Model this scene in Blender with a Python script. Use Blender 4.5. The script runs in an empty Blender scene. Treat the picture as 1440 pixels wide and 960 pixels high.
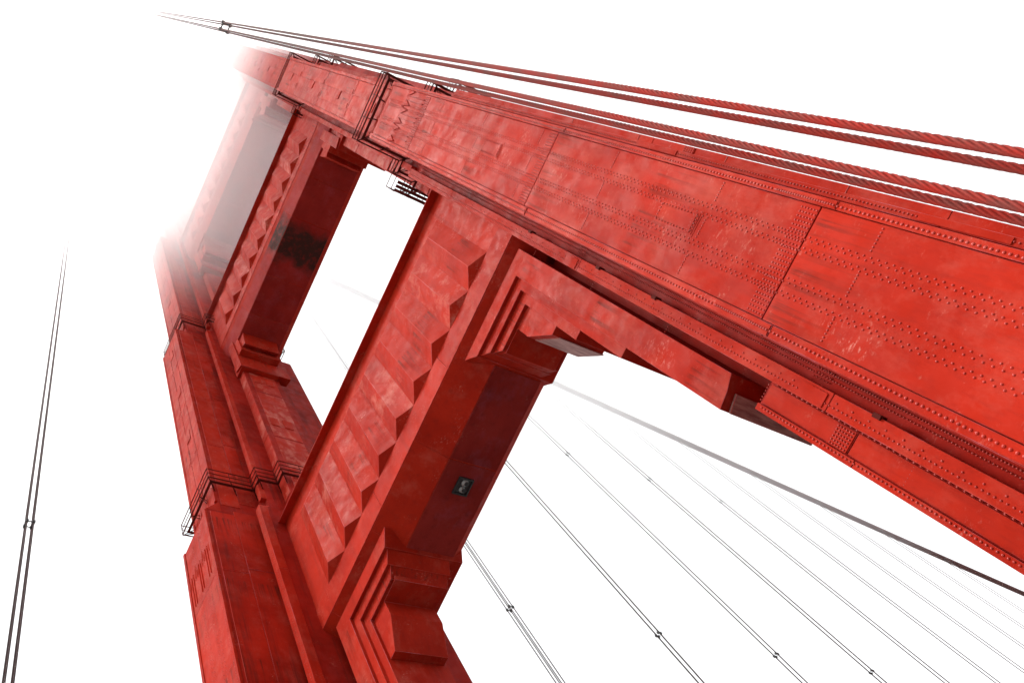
import bpy, bmesh, math, random
from mathutils import Vector, Matrix, noise
random.seed(7)
scene = bpy.context.scene
col = scene.collection

# ------------------------------------------------------------------ camera
# world: X across the bridge, Y along it, Z up; the lens is the origin, the deck lies 1.7 m below it
cam_d = bpy.data.cameras.new('camera')
cam_d.sensor_width = 36.0
cam_d.lens = 36.0 * 1172.56 / 1440.0
cam_d.clip_start = 0.1
cam_d.clip_end = 9000
cam = bpy.data.objects.new('camera', cam_d); col.objects.link(cam)
right = Vector((0.43576489, 0.79756057, -0.41714038))
down = Vector((-0.88823731, 0.30619389, -0.34246135))
fwd = Vector((-0.14540783, 0.51975228, 0.84185161))
m = Matrix((right, -down, -fwd)).transposed().to_4x4()
cam.matrix_world = m
scene.camera = cam

# ------------------------------------------------------------------ sky, sun, exposure
SUN_EL, SUN_AZ = math.radians(58), math.radians(184)      # azimuth from +Y clockwise: behind the camera
world = bpy.data.worlds.new('World'); scene.world = world; world.use_nodes = True
nt = world.node_tree; nt.nodes.clear()
sky = nt.nodes.new('ShaderNodeTexSky'); sky.sky_type = 'NISHITA'; sky.sun_disc = False
sky.sun_elevation = SUN_EL; sky.sun_rotation = SUN_AZ
sky.air_density = 1.0; sky.dust_density = 3.0; sky.ozone_density = 0.5
hs = nt.nodes.new('ShaderNodeHueSaturation'); hs.inputs['Saturation'].default_value = 0.08   # overcast: cloud light is grey
bg = nt.nodes.new('ShaderNodeBackground'); bg.inputs['Strength'].default_value = 0.15
wo = nt.nodes.new('ShaderNodeOutputWorld')
mx = nt.nodes.new('ShaderNodeMix'); mx.data_type = 'RGBA'; mx.inputs[0].default_value = 0.78; mx.inputs[7].default_value = (1.5, 1.51, 1.53, 1)   # even cloud deck over the clear-sky gradient
nt.links.new(sky.outputs[0], hs.inputs['Color']); nt.links.new(hs.outputs[0], mx.inputs[6]); nt.links.new(mx.outputs[2], bg.inputs['Color']); nt.links.new(bg.outputs[0], wo.inputs[0])
sun_d = bpy.data.lights.new('sun', 'SUN'); sun_d.energy = 0.8; sun_d.angle = math.radians(14); sun_d.color = (1.0, 0.95, 0.9)
sun = bpy.data.objects.new('sun', sun_d); col.objects.link(sun)
sdir = Vector((math.sin(SUN_AZ) * math.cos(SUN_EL), math.cos(SUN_AZ) * math.cos(SUN_EL), math.sin(SUN_EL)))
sun.rotation_euler = sdir.to_track_quat('Z', 'Y').to_euler()
scene.view_settings.view_transform = 'Standard'; scene.view_settings.look = 'None'
scene.view_settings.gamma = 1.0; scene.view_settings.exposure = 2.3
scene.render.film_transparent = False
scene.cycles.volume_bounces = 8
scene.cycles.max_bounces = 12
scene.cycles.volume_step_rate = 3.0
scene.cycles.use_denoising = True

# ------------------------------------------------------------------ materials
def new_mat(name):
    mt = bpy.data.materials.new(name); mt.use_nodes = True
    t = mt.node_tree; t.nodes.clear()
    o = t.nodes.new('ShaderNodeOutputMaterial'); b = t.nodes.new('ShaderNodeBsdfPrincipled')
    t.links.new(b.outputs[0], o.inputs[0])
    return mt, t, b

def ramp(t, fac, stops):
    r = t.nodes.new('ShaderNodeValToRGB'); cr = r.color_ramp
    while len(cr.elements) > 1: cr.elements.remove(cr.elements[-1])
    cr.elements[0].position = stops[0][0]; cr.elements[0].color = stops[0][1]
    for p, c in stops[1:]:
        e = cr.elements.new(p); e.color = c
    t.links.new(fac, r.inputs[0]); return r.outputs[0]

def mixc(t, fac, a, b, mode='MIX'):
    n = t.nodes.new('ShaderNodeMix'); n.data_type = 'RGBA'; n.blend_type = mode
    for s, v in ((0, fac), (6, a), (7, b)):
        if isinstance(v, (int, float)): n.inputs[s].default_value = v
        elif isinstance(v, tuple): n.inputs[s].default_value = v
        else: t.links.new(v, n.inputs[s])
    return n.outputs[2]

def texn(t, scale, detail=4, rough=0.55, sc=(1, 1, 1), off=(0, 0, 0)):
    g = t.nodes.new('ShaderNodeNewGeometry')
    mp = t.nodes.new('ShaderNodeMapping'); mp.inputs['Scale'].default_value = sc; mp.inputs['Location'].default_value = off
    t.links.new(g.outputs['Position'], mp.inputs[0])
    n = t.nodes.new('ShaderNodeTexNoise'); n.inputs['Scale'].default_value = scale
    n.inputs['Detail'].default_value = detail; n.inputs['Roughness'].default_value = rough
    t.links.new(mp.outputs[0], n.inputs['Vector']); return n.outputs[0]

def G(v): return (v, v, v, 1)

def paint(name, base=(0.395, 0.0180, 0.0066), fade=0.4, rough=0.62, dirt=0.35, off=(0, 0, 0), scuff=0.5, pale=None, deepf=0.70, runs=0.0):
    """orange-red bridge paint: two tones, chalky faded clouds, small scuffs, thin vertical grime runs; each plate its own shade"""
    mt, t, b = new_mat(name)
    deep = (base[0] * deepf, base[1] * deepf * 0.86, base[2] * deepf * 0.86, 1)
    pale = pale or (min(1, base[0] * 1.12), base[1] * 5.2, base[2] * 10.0, 1)
    n1 = texn(t, 0.35, 5, 0.6, off=off)
    c = mixc(t, ramp(t, n1, [(0.30, G(0)), (0.62, G(1))]), deep, (*base, 1))
    oi = t.nodes.new('ShaderNodeObjectInfo')
    c = mixc(t, ramp(t, oi.outputs['Random'], [(0, G(0)), (1, G(1))]), mixc(t, 1.0, c, (0.93, 0.86, 0.86, 1), 'MULTIPLY'), mixc(t, 1.0, c, (1.05, 1.12, 1.12, 1), 'MULTIPLY'))
    n2 = texn(t, 0.62, 9, 0.70, (1, 1, 0.75), (5 + off[0], 3, 9))
    c = mixc(t, ramp(t, n2, [(0.50, G(0)), (0.62, G(fade * 0.55)), (0.74, G(fade))]), c, pale)
    n3 = texn(t, 3.4, 9, 0.74, (1, 1, 1.5), (2, 7 + off[1], 1))
    c = mixc(t, ramp(t, n3, [(0.61, G(0)), (0.69, G(0.25 * scuff)), (0.76, G(0.8 * scuff))]), c, (0.60, 0.22, 0.16, 1))
    n6 = texn(t, 0.9, 3, 0.5, (1, 1, 1), (11, 6, 2))
    n7 = texn(t, 7.0, 8, 0.7, (1, 1, 2.2), (3, 9, 4))
    c = mixc(t, mixc(t, 1.0, ramp(t, n6, [(0.56, G(0)), (0.70, G(1))]), ramp(t, n7, [(0.54, G(0)), (0.68, G(0.8 * scuff))]), 'MULTIPLY'), c, (0.62, 0.27, 0.21, 1))
    n4 = texn(t, 2.6, 5, 0.6, (1, 1, 0.05), (4, 1, 8))
    c = mixc(t, ramp(t, n4, [(0.54, G(0)), (0.78, G(dirt))]), c, (0.10, 0.010, 0.008, 1))
    n5 = texn(t, 9.0, 6, 0.65, (1, 1, 0.25), (1, 2, 3))
    c = mixc(t, ramp(t, n5, [(0.30, G(0.22)), (0.5, G(0))]), c, (0.14, 0.008, 0.006, 1))
    if runs:                                             # rusty runs hanging below the plate seams
        gp = t.nodes.new('ShaderNodeNewGeometry'); sp_ = t.nodes.new('ShaderNodeSeparateXYZ'); t.links.new(gp.outputs['Position'], sp_.inputs[0])
        def mm(op, a, v):
            n = t.nodes.new('ShaderNodeMath'); n.operation = op; t.links.new(a, n.inputs[0]); n.inputs[1].default_value = v; return n.outputs[0]
        fr = mm('FRACT', mm('DIVIDE', mm('SUBTRACT', sp_.outputs[2], 13.9), 6.35), 0)
        st = ramp(t, texn(t, 7.0, 4, 0.6, (1, 1, 0.035), (7, 7, 7)), [(0.5, G(0)), (0.66, G(1))])
        c = mixc(t, mixc(t, 1.0, ramp(t, fr, [(0.62, G(0)), (0.97, G(runs)), (1.0, G(0))]), st, 'MULTIPLY'), c, (0.085, 0.012, 0.007, 1))
    t.links.new(c, b.inputs['Base Color'])
    r = ramp(t, texn(t, 1.7, 6), [(0.3, G(rough - 0.12)), (0.7, G(rough + 0.14))])
    t.links.new(r, b.inputs['Roughness'])
    b.inputs['Specular IOR Level'].default_value = 0.035
    bp = t.nodes.new('ShaderNodeBump'); bp.inputs['Strength'].default_value = 0.1; bp.inputs['Distance'].default_value = 0.003
    t.links.new(texn(t, 1.3, 6, 0.6), bp.inputs['Height']); t.links.new(bp.outputs[0], b.inputs['Normal'])
    return mt

M = {}
M['paint'] = paint('red_bridge_paint')
M['paint_plate'] = paint('red_bridge_paint_chalked', fade=0.42, rough=0.6, dirt=0.34, off=(3, 2, 0), scuff=0.75, runs=0.75)
M['paint_fade_sheen'] = paint('red_bridge_paint_faded_sheen', fade=0.9, rough=0.55, dirt=0.15, off=(9, 4, 2), pale=(0.52, 0.16, 0.12, 1))  # worn pale patches on pleats; painted sheen on the upper leg's front plates
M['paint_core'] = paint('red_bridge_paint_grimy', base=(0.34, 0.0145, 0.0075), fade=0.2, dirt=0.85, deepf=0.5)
M['soffit'] = paint('red_bridge_paint_soffit_shade', base=(0.29, 0.024, 0.019), fade=0.2, rough=0.6, dirt=0.5, off=(1, 8, 3), scuff=0.2)  # muted shadow tone of the underside put into the base colour
M['edge'] = paint('red_bridge_paint_pale_edge', base=(0.46, 0.050, 0.034), fade=0.5, rough=0.55, dirt=0.1, off=(2, 2, 2))  # paler tone laid on bevelled edges
M['rivet'] = paint('red_bridge_paint_rivet', base=(0.41, 0.0165, 0.0062), fade=0.5, rough=0.42, dirt=0.1, off=(3, 2, 0), scuff=0.9)
M['rivet'].node_tree.nodes['Principled BSDF'].inputs['Specular IOR Level'].default_value = 0.35
mt, t, b = new_mat('weathered_bare_steel'); M['weathered'] = mt
c = mixc(t, ramp(t, texn(t, 2.2, 8, 0.7, (3, 0.35, 1)), [(0.32, G(0)), (0.62, G(1))]), (0.15, 0.028, 0.020, 1), (0.44, 0.20, 0.17, 1))
t.links.new(c, b.inputs['Base Color']); b.inputs['Roughness'].default_value = 0.7
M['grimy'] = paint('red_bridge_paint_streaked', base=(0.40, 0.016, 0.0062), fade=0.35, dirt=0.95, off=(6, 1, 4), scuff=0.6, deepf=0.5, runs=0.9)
M['joint'] = new_mat('dark_joint')[0]
M['joint'].node_tree.nodes['Principled BSDF'].inputs['Specular IOR Level'].default_value = 0.02
M['joint'].node_tree.nodes['Principled BSDF'].inputs['Base Color'].default_value = (0.05, 0.012, 0.01, 1)
mt, t, b = new_mat('dark_rail_steel'); M['rail'] = mt
t.links.new(mixc(t, texn(t, 4, 4), (0.05, 0.012, 0.010, 1), (0.12, 0.014, 0.010, 1)), b.inputs['Base Color']); b.inputs['Roughness'].default_value = 0.8; b.inputs['Specular IOR Level'].default_value = 0.05
mt, t, b = new_mat('painted_wire_rope'); M['rope'] = mt
c = mixc(t, ramp(t, texn(t, 9, 5, 0.6, (1, 1, 0.3)), [(0.35, G(0)), (0.65, G(1))]), (0.33, 0.020, 0.012, 1), (0.20, 0.045, 0.036, 1))
gp = t.nodes.new('ShaderNodeNewGeometry'); sx = t.nodes.new('ShaderNodeSeparateXYZ'); t.links.new(gp.outputs['Position'], sx.inputs[0])
hr = t.nodes.new('ShaderNodeMapRange'); hr.inputs['From Min'].default_value = 7; hr.inputs['From Max'].default_value = 26; t.links.new(sx.outputs[2], hr.inputs['Value'])
c = mixc(t, hr.outputs[0], c, (0.13, 0.072, 0.066, 1))        # fade into haze painted in: rope colour greys with height
t.links.new(c, b.inputs['Base Color']); b.inputs['Roughness'].default_value = 0.75; b.inputs['Specular IOR Level'].default_value = 0.08
mt, t, b = new_mat('grey_wire_rope'); M['rope_far'] = mt
t.links.new(mixc(t, texn(t, 2, 3), (0.055, 0.035, 0.034, 1), (0.10, 0.06, 0.056, 1)), b.inputs['Base Color']); b.inputs['Roughness'].default_value = 0.75
mt, t, b = new_mat('painted_main_cable'); M['cable'] = mt
t.links.new(mixc(t, texn(t, 0.6, 4), (0.10, 0.035, 0.035, 1), (0.17, 0.05, 0.045, 1)), b.inputs['Base Color']); b.inputs['Roughness'].default_value = 0.65
mt, t, b = new_mat('black_clamp'); M['clamp'] = mt
b.inputs['Base Color'].default_value = (0.02, 0.016, 0.016, 1); b.inputs['Roughness'].default_value = 0.6
mt, t, b = new_mat('lamp_lens'); M['lens'] = mt
b.inputs['Base Color'].default_value = (0.30, 0.29, 0.28, 1); b.inputs['Roughness'].default_value = 0.15; b.inputs['Metallic'].default_value = 0.3
mt, t, b = new_mat('asphalt'); M['asphalt'] = mt
t.links.new(mixc(t, texn(t, 6, 6), G(0.11), G(0.16)), b.inputs['Base Color']); b.inputs['Roughness'].default_value = 0.9
mt, t, b = new_mat('concrete'); M['concrete'] = mt
t.links.new(mixc(t, texn(t, 2, 6), (0.20, 0.19, 0.18, 1), (0.30, 0.29, 0.27, 1)), b.inputs['Base Color']); b.inputs['Roughness'].default_value = 0.9
mt, t, b = new_mat('sea_water'); M['water'] = mt
b.inputs['Base Color'].default_value = (0.14, 0.17, 0.165, 1); b.inputs['Roughness'].default_value = 0.25
bp = t.nodes.new('ShaderNodeBump'); bp.inputs['Strength'].default_value = 0.4; t.links.new(texn(t, 0.2, 5), bp.inputs['Height']); t.links.new(bp.outputs[0], b.inputs['Normal'])
# soffit of the second strut: dark noisy patch across its middle
def patchy_paint():
    mt = paint('red_bridge_paint_patchy', base=(0.32, 0.022, 0.017), fade=0.15, dirt=0.3, scuff=0.3)
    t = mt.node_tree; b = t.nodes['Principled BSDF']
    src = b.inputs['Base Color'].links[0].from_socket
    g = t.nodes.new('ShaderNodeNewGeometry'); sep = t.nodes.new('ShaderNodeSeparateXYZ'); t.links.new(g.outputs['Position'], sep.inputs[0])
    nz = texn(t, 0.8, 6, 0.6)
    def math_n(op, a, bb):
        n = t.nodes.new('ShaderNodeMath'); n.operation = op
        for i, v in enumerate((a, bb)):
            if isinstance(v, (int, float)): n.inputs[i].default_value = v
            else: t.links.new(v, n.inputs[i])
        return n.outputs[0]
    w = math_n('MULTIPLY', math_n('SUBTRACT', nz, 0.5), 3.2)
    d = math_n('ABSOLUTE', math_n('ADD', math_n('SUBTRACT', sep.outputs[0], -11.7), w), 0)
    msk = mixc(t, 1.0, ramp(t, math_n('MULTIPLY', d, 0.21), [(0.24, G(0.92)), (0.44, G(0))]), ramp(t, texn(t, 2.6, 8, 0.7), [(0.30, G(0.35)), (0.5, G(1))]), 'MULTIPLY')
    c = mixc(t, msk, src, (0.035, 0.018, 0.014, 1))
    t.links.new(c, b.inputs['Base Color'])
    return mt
M['patchy'] = patchy_paint()

# ------------------------------------------------------------------ mesh helpers
class MB:
    def __init__(s): s.v = []; s.f = []
    def poly(s, pts):
        n = len(s.v); s.v += [tuple(p) for p in pts]; s.f.append(tuple(range(n, n + len(pts))))
    def box(s, x0, x1, y0, y1, z0, z1):
        n = len(s.v)
        s.v += [(x, y, z) for z in (z0, z1) for y in (y0, y1) for x in (x0, x1)]
        s.f += [tuple(n + i for i in q) for q in ((0, 2, 3, 1), (4, 5, 7, 6), (0, 1, 5, 4), (2, 6, 7, 3), (0, 4, 6, 2), (1, 3, 7, 5))]
        return s
    def prism(s, a, b):
        """closed solid between two equal-length loops of points"""
        n = len(s.v); k = len(a); s.v += [tuple(p) for p in a] + [tuple(p) for p in b]
        s.f.append(tuple(range(n + k - 1, n - 1, -1))); s.f.append(tuple(range(n + k, n + 2 * k)))
        for i in range(k):
            j = (i + 1) % k; s.f.append((n + i, n + j, n + k + j, n + k + i))
        return s
    def bar(s, p, q, w, k=4):
        p, q = Vector(p), Vector(q); d = (q - p)
        if d.length < 1e-6: return s
        d.normalize(); u = d.orthogonal().normalized(); v = d.cross(u)
        def ring(c): return [c + (u * math.cos(2 * math.pi * (i + .5) / k) + v * math.sin(2 * math.pi * (i + .5) / k)) * w for i in range(k)]
        return s.prism(ring(p), ring(q))
    def rivet(s, c, n, r=0.03, h=0.024, k=6):
        """a low dome standing on c along n"""
        c, n = Vector(c), Vector(n); u = n.orthogonal().normalized(); v = n.cross(u); b0 = len(s.v)
        for rr, hh in ((r, -0.002), (r * 0.8, h * 0.65)):
            for i in range(k):
                a = 2 * math.pi * i / k; s.v.append(tuple(c + u * math.cos(a) * rr + v * math.sin(a) * rr + n * hh))
        s.v.append(tuple(c + n * h))
        for i in range(k):
            j = (i + 1) % k
            s.f.append((b0 + i, b0 + j, b0 + k + j, b0 + k + i)); s.f.append((b0 + k + i, b0 + k + j, b0 + 2 * k))
    def build(s, name, mat, parent=None, mirror=False, label=None, kind=None, bevel=0, smooth=False):
        o0 = Vector(parent['o']) if parent is not None and 'o' in parent else Vector((0, 0, 0))
        me = bpy.data.meshes.new(name)
        vs = [(-24.3 - x, y, z) for x, y, z in s.v] if mirror else s.v
        me.from_pydata([tuple(Vector(p) - o0) for p in vs], [], s.f); me.update()
        bm = bmesh.new(); bm.from_mesh(me)
        if bevel: bmesh.ops.remove_doubles(bm, verts=bm.verts, dist=1e-5)
        bmesh.ops.recalc_face_normals(bm, faces=bm.faces); bm.to_mesh(me); bm.free()
        if smooth: me.polygons.foreach_set('use_smooth', [True] * len(me.polygons))
        me.materials.append(M[mat] if isinstance(mat, str) else mat)
        o = bpy.data.objects.new(name, me); col.objects.link(o)
        if parent is not None:
            o.parent = parent; o['o'] = tuple(o0)
        if label: o['label'] = label
        if kind: o['kind'] = kind
        if bevel:
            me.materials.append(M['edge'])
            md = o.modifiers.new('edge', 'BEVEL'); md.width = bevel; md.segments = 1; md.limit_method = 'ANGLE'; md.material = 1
        return o

def thing(name, loc, label, cat, group=None):
    o = bpy.data.objects.new(name, None); col.objects.link(o); o.location = loc; o['o'] = tuple(loc)
    o.empty_display_size = 0.5
    o['label'] = label; o['category'] = cat
    if group: o['group'] = group
    return o
def tag(o, label, cat, group=None):
    o['label'] = label; o['category'] = cat
    if group: o['group'] = group
    return o

DECK = -1.7
YT = 21.1                       # middle of the tower, along the bridge
XC = 1.53                       # middle of the near leg; the far leg is its mirror image about X = -12.15

# ------------------------------------------------------------------ setting: deck and water
MB().box(-24.0, -0.6, -400, 600, DECK - 0.9, DECK - 0.15).build('road', 'asphalt', kind='structure')
MB().box(-0.596, 4.6, -400, 13.3, DECK - 0.9, DECK).build('pavement', 'concrete', kind='structure')
MB().box(-0.596, 4.6, 28.9, 600, DECK - 0.9, DECK).build('pavement', 'concrete', kind='structure')
MB().box(-28.9, -24.004, -400, 13.3, DECK - 0.9, DECK).build('pavement', 'concrete', kind='structure')
MB().box(-28.9, -24.004, 28.9, 600, DECK - 0.9, DECK).build('pavement', 'concrete', kind='structure')
w = MB(); w.poly([(-4000, -4000, -69), (4000, -4000, -69), (4000, 4000, -69), (-4000, 4000, -69)]); w.build('water', 'water', kind='structure')

# ------------------------------------------------------------------ the tower
tower = thing('bridge_tower', (-12.15, YT, DECK), 'tall red riveted steel bridge tower with two stepped legs and cross struts rising into fog', 'bridge tower')

def plan(a, b, c):
    """stepped cross-shaped outline of a leg; a, b, c = (half width x, front y)"""
    (ax, ay), (bx, by), (cx, cy) = a, b, c
    bo = max(bx, 2.93) if ay < 15 else bx
    co = min(cx, 3.2)                                    # the side away from the road is flatter
    f = [(-cx, cy), (-bx, cy), (-bx, by), (-ax, by), (-ax, ay), (ax, ay), (ax, by), (bo, by), (bo, cy), (co, cy)]
    pts = [(XC + x, y) for x, y in f] + [(XC + x, 2 * YT - y) for x, y in reversed(f)]
    return pts

# sections of a leg from the deck up: z0, z1, (A half width, A front), B, C
SEC = [(-69.0, 17.1, (1.67, 14.46), (2.62, 17.84), (3.72, 19.26)),
       (17.1, 46.4, (1.67, 14.46), (2.62, 17.84), (3.60, 20.7)),
       (46.4, 80.2, (1.55, 15.34), (2.40, 18.2), (3.25, 19.5)),
       (80.2, 119.0, (1.50, 16.3), (2.35, 18.5), (3.1, 19.7)),
       (119.0, 152.0, (1.35, 17.2), (2.2, 18.8), (2.9, 19.9))]

def offset(poly, d):
    n = len(poly); out = []
    area = sum(poly[i][0] * poly[(i + 1) % n][1] - poly[(i + 1) % n][0] * poly[i][1] for i in range(n))
    sg = 1 if area > 0 else -1
    for i in range(n):
        p0, p1, p2 = Vector(poly[i - 1]), Vector(poly[i]), Vector(poly[(i + 1) % n])
        e1, e2 = (p1 - p0).normalized(), (p2 - p1).normalized()
        n1, n2 = Vector((e1.y, -e1.x)) * sg, Vector((e2.y, -e2.x)) * sg
        out.append(tuple(p1 + (n1 + n2) * d))
    return out

SEAMS = [1.2, 13.9, 26.6, 40.0]

def rivet_rows(far):
    r = MB(); N = (0, -1, 0); yA = 14.36
    k = 5 if far else 6
    step = 1.5 if far else 1.0
    z0 = 12.0 if far else 2.0
    def vrow(x, y, za, zb, pitch, rr=0.03):
        n = max(1, int((zb - za) / (pitch * step)))
        for i in range(n): r.rivet((x, y, za + (i + .5) * (zb - za) / n), N, rr, rr * .8, k)
    for c0, c1 in ((2.26, 2.18), (2.0, 1.92), (1.25, 1.15), (0.93, 0.85)):
        z = z0; i = 0
        while z < 45.8:
            dense = any(-0.1 < z - s < 0.9 for s in SEAMS)
            r.rivet((c0 if i % 2 else c1, yA, z), N, 0.027, 0.024, k); i += 1
            z += (0.055 if dense else 0.098) * step
    for s in SEAMS[1:]:
        for a in range(25):
            for bb in range(6):
                x = 0.26 + a * 0.109
                if min(abs(x - q) for q in (2.22, 1.96, 1.20, 0.89)) < 0.05: continue
                if far and bb % 2: continue
                r.rivet((x, yA, s + 0.07 + bb * 0.095), N, 0.028, 0.022, k)
    z = 6.9
    while z < 46:
        for xa, xb in ((0.3, 0.8), (1.36, 1.84), (2.4, 2.9)):
            for a in range(7): r.rivet((xa + (xb - xa) * a / 6, yA, z), N, 0.028, 0.022, k)
        z += 5.2
    for x in (3.08, 0.0): vrow(x, 14.30, z0, 46, 0.125, 0.036)
    if not far:
        for zc in (13.9, 26.6):
            for x in (3.08, 0.0): vrow(x, 14.272, zc - 0.4, zc + 1.5, 0.078, 0.034)
    # B flanges and C edges
    for x, y, p in ((-0.98, 17.30, 0.14), (-0.55 - 0.3, 17.30, 0.5), (4.09, 17.655, 0.13), (-0.28, 17.80, 0.085), (-0.42, 17.80, 0.1), (-2.08, 19.10, 0.13), (-1.30, 19.22, 0.2)):
        vrow(x, y, z0 if y < 19 else 3.0, 46 if y < 19 else 16.9, p, 0.036 if y > 19 else 0.03)
    if not far:
        for zc in (13.9,):
            for a in range(6):
                for bb in range(6): r.rivet((-1.42 - a * 0.1, 19.17, zc - 0.1 + bb * 0.1), N, 0.034, 0.028, k)
        for zc in (13.9, 26.6):
            for a in range(4):
                for bb in range(5): r.rivet((-0.75 - a * 0.1, 17.30, zc - 0.25 + bb * 0.12), N, 0.03, 0.026, k)
                for bb in range(5): r.rivet((-0.12 - a * 0.13, 17.80, zc + 0.3 + bb * 0.12), N, 0.03, 0.026, k)
            for a in range(5):
                for bb in range(3): r.rivet((4.26 + bb * 0.075, 17.765, zc - 2.95 + a * 0.12), N, 0.032, 0.028, k)
        z = 12.1
        for zz in (6.9, 12.1, 17.3, 22.5, 27.7, 32.9):
            for a in range(6):
                r.rivet((-1.4 - a * 0.1, 19.22, zz - 0.2), N, 0.03, 0.026, k)
                r.rivet((4.24 + a * 0.04, 17.80, zz - 0.6), N, 0.026, 0.022, k)
        for x0, x1, za, zb in ((1.36, 1.96, 17.55, 19.3), (1.36, 1.96, 30.3, 32.0), (1.36, 1.96, 4.9, 6.6)):
            for i in range(12):
                zz = za + 0.1 + (zb - za - 0.2) * i / 11
                for x in (x0 + 0.06, x1 - 0.06): r.rivet((x, 14.333, zz), N, 0.026, 0.026, k)
            for i in range(5):
                for zz in (za + 0.06, zb - 0.06, za + 0.2): r.rivet((x0 + 0.1 + (x1 - x0 - 0.2) * i / 4, 14.333, zz), N, 0.028, 0.022, k)
    return r

def upper_rivets(far):
    r = MB(); N = (0, -1, 0); k = 5
    for (z0, z1, a, b, c) in SEC[2:4]:
        y = a[1] - 0.10
        for dx in (-0.62, -0.42, 0.35, 0.55):
            n = int((min(z1, 100) - z0 - 3) / 0.24)
            for i in range(n): r.rivet((XC + dx + (0.04 if i % 2 else -0.04), y, z0 + 2 + i * 0.24), N, 0.032, 0.026, k)
    return r

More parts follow.
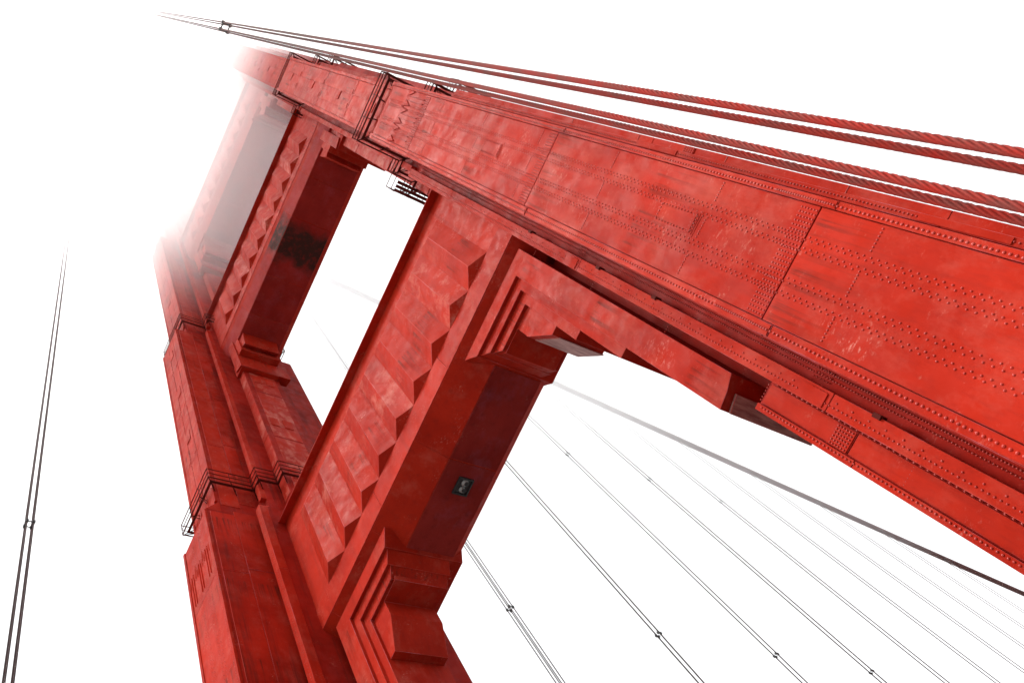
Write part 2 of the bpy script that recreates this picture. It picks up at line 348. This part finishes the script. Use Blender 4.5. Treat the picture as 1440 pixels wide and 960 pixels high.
def make_leg(far):
    core = MB()
    for i, (z0, z1, a, b, c) in enumerate(SEC):
        p = plan(a, b, c); zb = z0 if i < 2 else z0 - 0.4
        core.prism([(x, y, zb) for x, y in p], [(x, y, z1) for x, y in p])
    leg = core.build('leg', 'paint_core', tower, far, label='far leg of the tower, seen past the struts' if far else 'near leg of the tower with large riveted plates')
    def add(mb, name, mat, **k): return mb.build(name, mat, leg, far, **k)
    # face plates of the projecting panel, lapped at the seams
    zs = [-1.7] + SEAMS + [46.2]
    for i in range(len(zs) - 1):
        add(MB().box(0.175, 2.985, 14.36, 14.47, zs[i] + 0.02, zs[i + 1] - 0.02), 'plate', 'paint_plate', bevel=0.008)
    # corner angles (flanges) with their own joints half a metre below the plate seams
    fz = [-1.7, 0.75, 13.45, 26.15, 39.5, 46.3]
    for i in range(len(fz) - 1):
        add(MB().box(-0.14, 0.15, 14.30, 14.5, fz[i] + 0.012, fz[i + 1] - 0.012), 'corner_angle', 'paint_plate', bevel=0.008)
        add(MB().box(3.0, 3.2, 14.30, 14.5, fz[i] + 0.012, fz[i + 1] - 0.012), 'corner_angle', 'paint_plate', bevel=0.008)
        # inner flange of the second layer: a box standing forward of its web, bright front edge
        add(MB().box(-1.15, -0.66, 17.30, 17.86, fz[i] + 0.012, fz[i + 1] - 0.012), 'flange', 'paint', bevel=0.012)
        add(MB().box(3.98, 4.20, 17.66, 17.86, fz[i] + 0.012, fz[i + 1] - 0.012), 'flange', 'paint', bevel=0.012)
        add(MB().box(3.6, 4.47, 17.80, 17.9, fz[i] + 0.012, fz[i + 1] - 0.012), 'plate', 'paint', bevel=0.008)
    for za, zb in ((-1.7, 13.3), (13.33, 17.05)):
        add(MB().box(-2.21, -2.0, 19.10, 19.3, za, zb), 'corner_angle', 'paint', bevel=0.008)
    for za, zb in ((-1.7, 13.66), (13.69, 17.0)):
        add(MB().box(-1.96, -1.34, 19.20, 19.28, za, zb), 'plate', 'paint', bevel=0.008)
    add(MB().box(-1.97, -1.36, 19.17, 19.22, 13.72, 14.4), 'splice_plate', 'paint')
    # splice plates on the flanges near each seam
    for zc in (13.9, 26.6):
        add(MB().box(3.02, 3.18, 14.275, 14.302, zc - 0.42, zc + 1.5), 'splice_plate', 'paint_plate')
        add(MB().box(-0.12, 0.13, 14.275, 14.302, zc - 0.42, zc + 1.5), 'splice_plate', 'paint_plate')
        add(MB().box(-1.12, -0.74, 17.27, 17.302, zc - 0.3, zc + 0.55), 'splice_plate', 'paint')
        add(MB().box(4.0, 4.18, 17.625, 17.662, zc - 2.3, zc + 0.2), 'splice_plate', 'paint')
        add(MB().box(4.22, 4.44, 17.765, 17.802, zc - 3.0, zc - 2.4), 'splice_plate', 'paint')
    for zc in (12.0, 21.2, 24.8, 30.4):
        add(MB().box(-0.72, -0.60, 17.24, 17.5, zc, zc + 0.22), 'bracket', 'rail')
    for za, zb in ((17.55, 19.3), (30.3, 32.0), (4.9, 6.6)):
        add(MB().box(1.36, 1.96, 14.335, 14.365, za, zb), 'manhole_cover', 'paint_plate', bevel=0.006)
        add(MB().box(1.30, 2.02, 14.350, 14.363, za - 0.07, zb + 0.07), 'manhole_rim', 'paint_plate')
        add(MB().box(1.38, 1.94, 14.318, 14.337, za + 0.1, za + 0.22), 'splice_plate', 'paint_plate')
    # roof-like cap where the panel ends, and the fluted heads below it
    cap = MB(); cap.prism([(-0.14, 14.42, 46.4), (-0.14, 15.36, 47.5), (-0.14, 15.36, 46.38)], [(3.2, 14.42, 46.4), (3.2, 15.36, 47.5), (3.2, 15.36, 46.38)])
    add(cap, 'cap', 'paint')
    for cx in (0.62, 1.6, 2.58):
        fl = MB()
        for s in (-1, 1):
            fl.box(cx + s * 0.12 - 0.025, cx + s * 0.12 + 0.025, 14.30, 14.365, 40.6, 43.2)
            fl.bar((cx + s * 0.12, 14.34, 43.15), (cx + s * 0.36, 14.34, 42.4), 0.03); fl.bar((cx + s * 0.36, 14.34, 42.4), (cx + s * 0.49, 14.34, 43.6), 0.03)
        add(fl, 'flute', 'paint' if far else 'paint_core')
    # upper sections: plates with narrow joints
    for si, (z0, z1, a, b, c) in enumerate(SEC[2:4]):
        ya = a[1] - 0.10; z = z0 + 1.4; first = True
        while z < z1 - 1:
            zt = min(z + 8.4, z1 - 0.3)
            add(MB().box(XC - a[0] + 0.2, XC + a[0] - 0.2, ya, ya + 0.12, z + 0.03, zt - 0.03), 'plate', 'paint_plate', bevel=0.01)
            for sx in (-1, 1):
                x0, x1 = sorted((XC + sx * (a[0] + 0.02), XC + sx * (a[0] - 0.18)))
                add(MB().box(x0, x1, ya - 0.05, ya + 0.14, z + 0.02, zt - 0.02), 'corner_angle', 'paint_plate', bevel=0.01)
                x0, x1 = sorted((XC + sx * (b[0] + 0.02), XC + sx * (b[0] - 0.35)))
                add(MB().box(x0, x1, b[1] - 0.35, b[1] + 0.04, z + 0.02, zt - 0.02), 'flange', 'paint', bevel=0.01)
            for dx in (-0.5, 0.5):
                add(MB().box(XC + dx - 0.17, XC + dx + 0.17, ya - 0.025, ya + 0.01, z + 0.3, zt - 0.3), 'splice_plate', 'paint_plate')
            add(MB().box(XC - 0.3, XC + 0.3, ya - 0.05, ya + 0.01, z + 3.0, z + 4.4), 'manhole_cover', 'paint')
            add(MB().box(XC - c[0] + 0.05, XC - b[0] - 0.06, c[1] - 0.04, c[1] + 0.02, z + 0.05, zt - 0.05), 'plate', 'paint_fade_sheen', bevel=0.01)  # pale colour imitates fog reflected in this face
            # hatches and seams on the side that faces the opening
            xi = XC - c[0]
            add(MB().box(xi - 0.03, xi + 0.01, c[1] + 0.45, 2 * YT - c[1] - 0.45, z + 0.1, zt - 0.1), 'plate', 'paint_fade_sheen', bevel=0.01)
            for yy in (c[1] + 0.95, c[1] + 2.05):
                add(MB().box(xi - 0.07, xi - 0.02, yy - 0.35, yy + 0.35, z + 2.0, z + 3.4), 'manhole_cover', 'paint')
            z = zt
    # side faces of the projecting panel: plates with joints (seen on the far leg)
    for za, zb in zip(zs[:-1], zs[1:]):
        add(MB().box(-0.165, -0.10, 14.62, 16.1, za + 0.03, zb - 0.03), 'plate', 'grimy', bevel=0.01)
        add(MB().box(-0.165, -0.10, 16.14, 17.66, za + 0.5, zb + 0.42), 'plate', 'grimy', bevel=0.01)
    for (z0, z1, a, b, c) in SEC[2:4]:
        z = z0 + 1.0
        while z < z1 - 1:
            zt = min(z + 8.4, z1 - 0.2)
            xa = XC - a[0]
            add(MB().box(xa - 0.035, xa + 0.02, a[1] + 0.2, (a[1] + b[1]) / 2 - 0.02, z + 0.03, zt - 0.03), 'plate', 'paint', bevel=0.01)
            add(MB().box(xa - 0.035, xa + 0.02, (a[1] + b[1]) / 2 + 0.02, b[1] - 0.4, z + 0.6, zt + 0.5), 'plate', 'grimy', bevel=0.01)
            z = zt
    add(rivet_rows(far), 'rivets', 'rivet', kind='stuff')
    add(upper_rivets(far), 'rivets', 'rivet', kind='stuff')
    return leg

for far in (False, True): make_leg(far)

# ------------------------------------------------------------------ walkways round the legs
def walkway(sec, z, far, label):
    (_, _, a, b, c) = SEC[sec]
    p = plan(a, b, c); q = offset(p, 0.6); g = MB(); r = MB(); n = len(p)
    for i in range(n):
        A, B, C_, D = Vector(p[i]), Vector(p[(i + 1) % n]), Vector(q[(i + 1) % n]), Vector(q[i])
        for k in range(1):
            t0, t1 = 0.42, 0.68
            loop = [A.lerp(D, t0), B.lerp(C_, t0), B.lerp(C_, t1), A.lerp(D, t1)]
            g.prism([(v.x, v.y, z - 0.03) for v in loop], [(v.x, v.y, z + 0.01) for v in loop])
        L = (C_ - D).length
        for hz, w_ in ((0.0, 0.045), (0.55, 0.026), (1.1, 0.034)):
            r.bar((D.x, D.y, z + hz), (C_.x, C_.y, z + hz), w_)
        m_ = max(1, round(L / 1.5))
        for k in range(m_ + 1):
            s = D.lerp(C_, k / m_); r.bar((s.x, s.y, z), (s.x, s.y, z + 1.1), 0.026)
            s2 = A.lerp(B, k / m_)
            g.bar((s.x, s.y, z - 0.08), (s2.x, s2.y, z - 0.6), 0.03)
            g.bar((s.x, s.y, z - 0.08), (s2.x, s2.y, z - 0.08), 0.03)
    w = g.build('walkway', 'rail', tower, far, label=label)
    r.build('railing', 'rail', w, far)
    return w
for far in (False, True):
    walkway(2, 49.6, far, 'steel walkway round the leg above the lower strut')
    walkway(3, 82.4, far, 'steel walkway round the leg above the middle strut')

# ------------------------------------------------------------------ struts
def xz(pts, y): return [(x, y, z) for x, z in pts]
XM = -12.15
def make_strut(zb, zt, zlip, soffit, ridge_y, back_y, pleats, zp0, zp1, label, layers, corbel, seams, mat_soff='soffit', yb=19.07, lamp=False, ys=18.75):
    """zb/zt: bottom and top of the front face; soffit: height of the flat underside"""
    x0, x1 = -24.3 + 0.6, -0.6
    yback = back_y + 0.45
    prof = [(ys + 0.01, zb), (ridge_y, soffit), (back_y, soffit), (yback, soffit + 0.28), (yback, zlip), (ys + 0.01, zlip)]
    body = MB().prism([(x0, y, z) for y, z in prof], [(x1, y, z) for y, z in prof]).build('strut', 'paint', tower, label=label)
    def add(mb, name, mat, **k): return mb.build(name, mat, body, **k)
    # lip plate along the top
    add(MB().box(x0, x1, ys - 0.46, ys + 0.2, zt, zt + 0.07), 'lip', 'paint', bevel=0.01)
    # lower frame strip and face plates (thin joints)
    n = len(pleats) - 1
    for i in range(3):
        xa = x1 + (x0 - x1) * i / 3; xb = x1 + (x0 - x1) * (i + 1) / 3
        add(MB().box(min(xa, xb) + 0.02, max(xa, xb) - 0.02, ys - 0.02, ys + 0.03, zb, zp0 - 0.02), 'frame_strip', 'paint_plate', bevel=0.008)
    # tapering pleats: a ridge that comes forward towards the bottom, flat triangular underside
    for i in range(n):
        p, q = pleats[i], pleats[i + 1]; c = (p + q) / 2
        P0, Q0 = (p - 0.01, ys, zp0), (q + 0.01, ys, zp0); R0 = (c, ys - 0.42, zp0 + 0.36)
        P1, Q1, R1 = (p - 0.01, ys, zp1), (q + 0.01, ys, zp1), (c, ys - 0.38, zp1 - 0.8)
        mb = MB(); v = [P0, Q0, R0, P1, Q1, R1]
        mb.v = v; mb.f = [(0, 2, 1), (0, 2, 5, 3), (2, 1, 4, 5), (3, 5, 4), (0, 3, 4, 1)]
        add(mb, 'pleat', 'paint_fade_sheen' if (i * 7) % 3 == 1 else 'paint_plate', bevel=0.012)
    # underside: sloping front panels and flat panels with open joints
    xs = [x1] + seams + [x0]
    dy, dz = ridge_y - ys, soffit - zb; L = math.hypot(dy, dz); ny, nz = dz / L * 0.03, -dy / L * 0.03
    for i in range(len(xs) - 1):
        xa, xb = xs[i] - 0.035, xs[i + 1] + 0.035
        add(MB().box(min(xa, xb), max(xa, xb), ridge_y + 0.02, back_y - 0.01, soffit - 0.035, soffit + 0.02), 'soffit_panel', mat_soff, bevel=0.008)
        a = [(ys + 0.05, zb), (ridge_y, soffit)]
        mb = MB()
        quad = [(a[0][0], a[0][1] - 0.0), (a[1][0], a[1][1])]
        off = (ny * 1.0, nz * 1.0)
        lo = [(quad[0][0] + off[0], quad[0][1] + off[1]), (quad[1][0] + off[0], quad[1][1] + off[1])]
        loop = [quad[0], quad[1], lo[1], lo[0]]
        mb.prism([(xa, y, z) for y, z in loop], [(xb, y, z) for y, z in loop])
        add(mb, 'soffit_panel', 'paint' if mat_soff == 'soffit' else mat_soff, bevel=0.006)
    # corbel brackets at both ends: nested L-shaped layers, each set back behind the last, then the long stepped block
    for far in (False, True):
        for i, poly in enumerate(layers):
            yy = yb + 0.18 * i
            mb = MB().prism(xz(poly, yy), xz(poly, 2 * YT - yy + (0.5 if i == 0 else -0.1)))
            mb.build('bracket_layer', 'paint_plate' if i % 2 == 0 else 'paint', body, far, bevel=0.012)
        for poly, ya, ye, mt_ in corbel:
            if far and mt_ == 'weathered': continue
            MB().prism(xz(poly, ya), xz(poly, ye)).build('bracket_block', mt_, body, far, bevel=0.012)
    if lamp:
        fx = MB(); x_, y_ = -13.4, 21.66; z_ = soffit - 0.036
        for a, bb, cc, d in ((x_ - .47, x_ + .47, y_ - .43, y_ - .35), (x_ - .47, x_ + .47, y_ + .35, y_ + .43), (x_ - .47, x_ - .39, y_ - .35, y_ + .35), (x_ + .39, x_ + .47, y_ - .35, y_ + .35)):
            fx.box(a, bb, cc, d, z_ - 0.1, z_)
        fx.box(x_ - .39, x_ + .39, y_ - .35, y_ + .35, z_ - 0.02, z_)
        fx.build('light_frame', 'clamp', body)
        for dx, rr in ((0.2, 0.2), (-0.17, 0.17)):
            l = MB(); c = Vector((x_ + dx, y_ + 0.02, z_ - 0.03)); l.rivet(c, (0, 0, -1), rr, 0.14, 14); l.build('light_lens', 'lens', body, smooth=True)
            l = MB(); l.rivet(c + Vector((0.02, 0.04, -0.12)), (0, 0, -1), rr * 0.62, 0.03, 12); l.build('light_rim', 'clamp', body)
    return body

pl = [-2.55 - 2.122 * i for i in range(10)]
L1 = [[(-1.66, 33.98), (-1.66, 18.5), (-2.2, 18.3), (-2.8, 18.2), (-2.8, 33.1), (-6.95, 33.1), (-7.55, 33.98)],
      [(-2.7, 33.3), (-2.7, 23.85), (-3.25, 23.85), (-3.25, 32.46), (-6.45, 32.46), (-7.0, 33.3)],
      [(-3.1, 32.6), (-3.1, 27.15), (-3.7, 27.15), (-3.7, 31.86), (-6.05, 31.86), (-6.5, 32.6)],
      [(-3.5, 32.0), (-3.5, 29.1), (-4.15, 29.1), (-4.86, 30.75), (-4.86, 31.8), (-6.1, 31.8), (-6.2, 32.0)]]
C1 = [([(-2.16, 18.3), (-2.16, 18.2), (-2.79, 18.05), (-2.79, 18.15)], 19.4, 23.5, 'weathered'),
      ([(-4.1, 29.06), (-4.13, 28.98), (-4.88, 30.68), (-4.84, 30.75)], 20.0, 22.5, 'weathered')]
make_strut(34.5, 44.6, 45.3, 33.3, 20.28, 23.1, pl, 36.08, 43.3, 'lower strut between the legs with nine tapering pleats on its face', L1, C1,
           [-2.2, -7.1, -12.2, -17.3, -22.1], lamp=True)
L2 = [[(-1.3, 75.6), (-1.3, 69.0), (-2.2, 68.6), (-2.2, 74.9), (-4.3, 74.9), (-4.7, 75.6)],
      [(-2.1, 75.0), (-2.1, 71.1), (-2.8, 71.1), (-2.8, 74.3), (-4.0, 74.3), (-4.3, 75.0)],
      [(-2.7, 74.5), (-2.7, 72.0), (-3.25, 71.5), (-3.6, 74.0), (-4.0, 74.4)]]
C2 = [([(-1.0, 70.5), (-1.0, 68.62), (-2.15, 68.58), (-2.15, 70.5)], 19.2, 22.5, 'paint')]
pl2 = [-2.6 - 1.91 * i for i in range(11)]
make_strut(75.9, 84.4, 85.0, 73.6, 19.3, 23.1, pl2, 77.3, 83.4, 'middle strut with weathered pleats and a patchy dark underside', L2, C2, [-5.5, -9.3, -15.0, -18.8], mat_soff='patchy')
L3 = [[(a, b + 31.8) for a, b in L] for L in L2]
C3 = [([(a, b + 31.8) for a, b in C2[0][0]], 19.2, 22.5, 'paint')]
make_strut(108.9, 116.2, 116.8, 107.0, 19.3, 23.1, pl2, 110.0, 115.4, 'upper strut half lost in the fog', L3, C3, [-5.5, -9.3, -15.0, -18.8], mat_soff='paint')
L4 = [[(a, b + 62.0) for a, b in L] for L in L2]
C4 = [([(a, b + 62.0) for a, b in C2[0][0]], 19.2, 22.5, 'paint')]
make_strut(139.5, 148.5, 149.0, 137.5, 19.3, 23.1, pl2, 141.0, 147.5, 'topmost strut hidden in the fog', L4, C4, [-12.2], mat_soff='paint')

# small platform with lamps hanging on the near leg above the lower strut
pf = MB()
for z in (51.6, 52.6):
    pf.bar((-1.2, 18.6, z), (-2.5, 18.6, z), 0.026); pf.bar((-2.5, 18.6, z), (-2.5, 20.9, z), 0.026); pf.bar((-2.5, 20.9, z), (-1.7, 20.9, z), 0.026)
for x, y in ((-1.4, 18.6), (-2.5, 18.6), (-2.5, 19.7), (-2.5, 20.9)):
    pf.bar((x, y, 51.0), (x, y, 52.6), 0.026)
for k in range(3): pf.box(-2.5 + 0.27 * k, -2.3 + 0.27 * k, 18.6, 20.9, 50.95, 51.0)
pf.bar((-2.5, 18.6, 51.0), (-1.7, 19.5, 48.6), 0.04); pf.bar((-2.5, 20.9, 51.0), (-1.72, 20.9, 48.4), 0.04)
po = pf.build('service_platform', 'rail', tower, label='small service platform bolted to the near leg above the lower strut')

for k in range(4):
    MB().bar((-1.6, 20.9 + 0.3 * k, 47.0), (-2.7, 20.9 + 0.3 * k, 47.6), 0.022).build('antenna_rod', 'rail', tower)

# ------------------------------------------------------------------ main cables
def cable_z(y):
    d = abs(y - YT)
    return 153.0 - 0.455 * d + 0.00036 * d * d if y > YT else 153.0 - 0.43 * d + 0.0004 * d * d
def cable(x, label):
    mb = MB(); ys = [-140 + 4 * i for i in range(150)]; k = 10; r = 0.5
    for i, y in enumerate(ys):
        for j in range(k):
            a = 2 * math.pi * j / k; mb.v.append((x + r * math.cos(a), y, cable_z(y) + r * math.sin(a)))
    for i in range(len(ys) - 1):
        for j in range(k):
            mb.f.append((i * k + j, i * k + (j + 1) % k, (i + 1) * k + (j + 1) % k, (i + 1) * k + j))
    mb.f.append(tuple(range(k))); mb.f.append(tuple(range((len(ys) - 1) * k, len(ys) * k)))
    tag(mb.build('main_cable', 'cable', smooth=True), label, 'cable', 'main suspension cables')
    return
cable(-25.83, 'thick main cable over the far leg, sweeping down past the hanger ropes')
cable(1.53, 'thick main cable over the near leg, lost in the fog')

# ------------------------------------------------------------------ hanger ropes
def twisted_rope(z0, z1, r, lay, step, strands=6, sub=5):
    mb = MB(); n = int((z1 - z0) / step); k = strands * sub
    for i in range(n + 1):
        z = z0 + (z1 - z0) * i / n
        for j in range(k):
            th = 2 * math.pi * j / k
            ph = ((j % sub) / sub - 0.5) * 2 * math.pi / strands
            rr = r * (0.667 * math.cos(ph) + math.sqrt(max(0.0, 0.1112 - (0.667 * math.sin(ph)) ** 2))); a = th + 2 * math.pi * z / lay
            mb.v.append((rr * math.cos(a), rr * math.sin(a), z))
    for i in range(n):
        for j in range(k):
            mb.f.append((i * k + j, i * k + (j + 1) % k, (i + 1) * k + (j + 1) % k, (i + 1) * k + j))
    return mb
def plain_rope(z0, z1, r, k=6):
    mb = MB(); mb.bar((0, 0, z0), (0, 0, z1), r, k); return mb
def mesh_of(mb, name, mat, smooth=True):
    me = bpy.data.meshes.new(name); me.from_pydata(mb.v, [], mb.f); me.update()
    me.polygons.foreach_set('use_smooth', [smooth] * len(me.polygons)); me.materials.append(M[mat]); return me
def clamp_mesh():
    mb = MB()
    for sx in (-1, 1):
        mb.bar((sx * 0.166, -0.24, 0), (sx * 0.166, 0.24, 0), 0.035); mb.box(sx * 0.166 - 0.07, sx * 0.166 + 0.07, -0.24, -0.09, -0.1, 0.1); mb.box(sx * 0.166 - 0.07, sx * 0.166 + 0.07, 0.09, 0.24, -0.1, 0.1)
    mb.bar((-0.25, -0.155, 0.03), (0.25, -0.155, 0.03), 0.03); mb.bar((-0.25, 0.155, -0.03), (0.25, 0.155, -0.03), 0.03)
    return mesh_of(mb, 'spreader_clamp', 'clamp', False)
CL = clamp_mesh()
def hanger(x, y, clamps, label, group, near=False, hx=0.175, hy=0.16):
    t = thing('hanger_ropes', (x, y, DECK), label, 'hanger rope', group)
    top = cable_z(y)
    if near: me = mesh_of(twisted_rope(0, min(48, top - DECK), 0.037, 0.52, 0.04), 'rope', 'rope'); me2 = mesh_of(plain_rope(48, top - DECK, 0.034), 'rope_upper', 'rope')
    else: me = mesh_of(plain_rope(0, top - DECK, 0.047 if y > 75 else 0.037), 'rope', 'rope_far'); me2 = None
    for sx in (-1, 1):
        for sy in (-1, 1):
            o = bpy.data.objects.new('rope', me); col.objects.link(o); o.parent = t; o.location = (sx * hx, sy * hy, 0)
            if near: o.rotation_euler.z = random.random() * 6
            if me2:
                u = bpy.data.objects.new('rope', me2); col.objects.link(u); u.parent = t; u.location = (sx * hx, sy * hy, 0)
    for z in clamps:
        o = bpy.data.objects.new('spreader_clamp', CL); col.objects.link(o); o.parent = t; o.location = (0, 0, z - DECK)
    return t
hanger(1.53, 5.11, [43.7], 'four twisted red wire ropes rising close beside the near leg', None, near=True, hx=0.166, hy=0.155)
hanger(-25.83, 5.45, [44.0], 'thin rope set standing alone beyond the far leg on open sky', None)
ords = ['first', 'second', 'third', 'fourth', 'fifth', 'sixth', 'seventh', 'eighth', 'ninth', 'tenth']
for i in range(10):
    y = 36.95 + 15.12 * i
    hanger(-25.83, y, [44.0] if i > 4 else ([44.0] if i < 2 else [44.0, 84.0]), f'{ords[i]} hanger ropes past the tower, counted from the legs, under the far cable', 'hanger ropes behind the tower', hy=0.16 if i == 0 else 0.045)

# ------------------------------------------------------------------ low cloud round the tower top
fb = MB().box(-75, 50, -30, 165, 66, 165)
mt = bpy.data.materials.new('low_cloud'); mt.use_nodes = True; t = mt.node_tree; t.nodes.clear()
o = t.nodes.new('ShaderNodeOutputMaterial'); pv = t.nodes.new('ShaderNodeVolumePrincipled'); t.links.new(pv.outputs[0], o.inputs['Volume'])
pv.inputs['Color'].default_value = (1.0, 1.0, 1.0, 1); pv.inputs['Anisotropy'].default_value = 0.82
g = t.nodes.new('ShaderNodeNewGeometry'); sp = t.nodes.new('ShaderNodeSeparateXYZ'); t.links.new(g.outputs['Position'], sp.inputs[0])
def mrange(sock, a, b, c, d):
    n = t.nodes.new('ShaderNodeMapRange'); n.interpolation_type = 'SMOOTHSTEP'
    for k, v in (('From Min', a), ('From Max', b), ('To Min', c), ('To Max', d)): n.inputs[k].default_value = v
    t.links.new(sock, n.inputs['Value']); return n.outputs[0]
def add2(a, b):
    n = t.nodes.new('ShaderNodeMath'); n.operation = 'ADD'; t.links.new(a, n.inputs[0]); t.links.new(b, n.inputs[1]); return n.outputs[0]
dens = mrange(sp.outputs[2], 80, 104, 0.0, 0.0125)                       # the cloud layer
for ctr, rad, dn in (((3, 15, 120), 38, 0.042), ((-32, 12, 122), 48, 0.026), ((-25, 80, 128), 40, 0.02)):   # denser drifts in it
    vd = t.nodes.new('ShaderNodeVectorMath'); vd.operation = 'DISTANCE'; vd.inputs[1].default_value = ctr
    t.links.new(g.outputs['Position'], vd.inputs[0])
    dens = add2(dens, mrange(vd.outputs['Value'], rad * 0.35, rad, dn, 0.0))
t.links.new(dens, pv.inputs['Density'])
fo = fb.build('haze', mt); fo['kind'] = 'stuff'
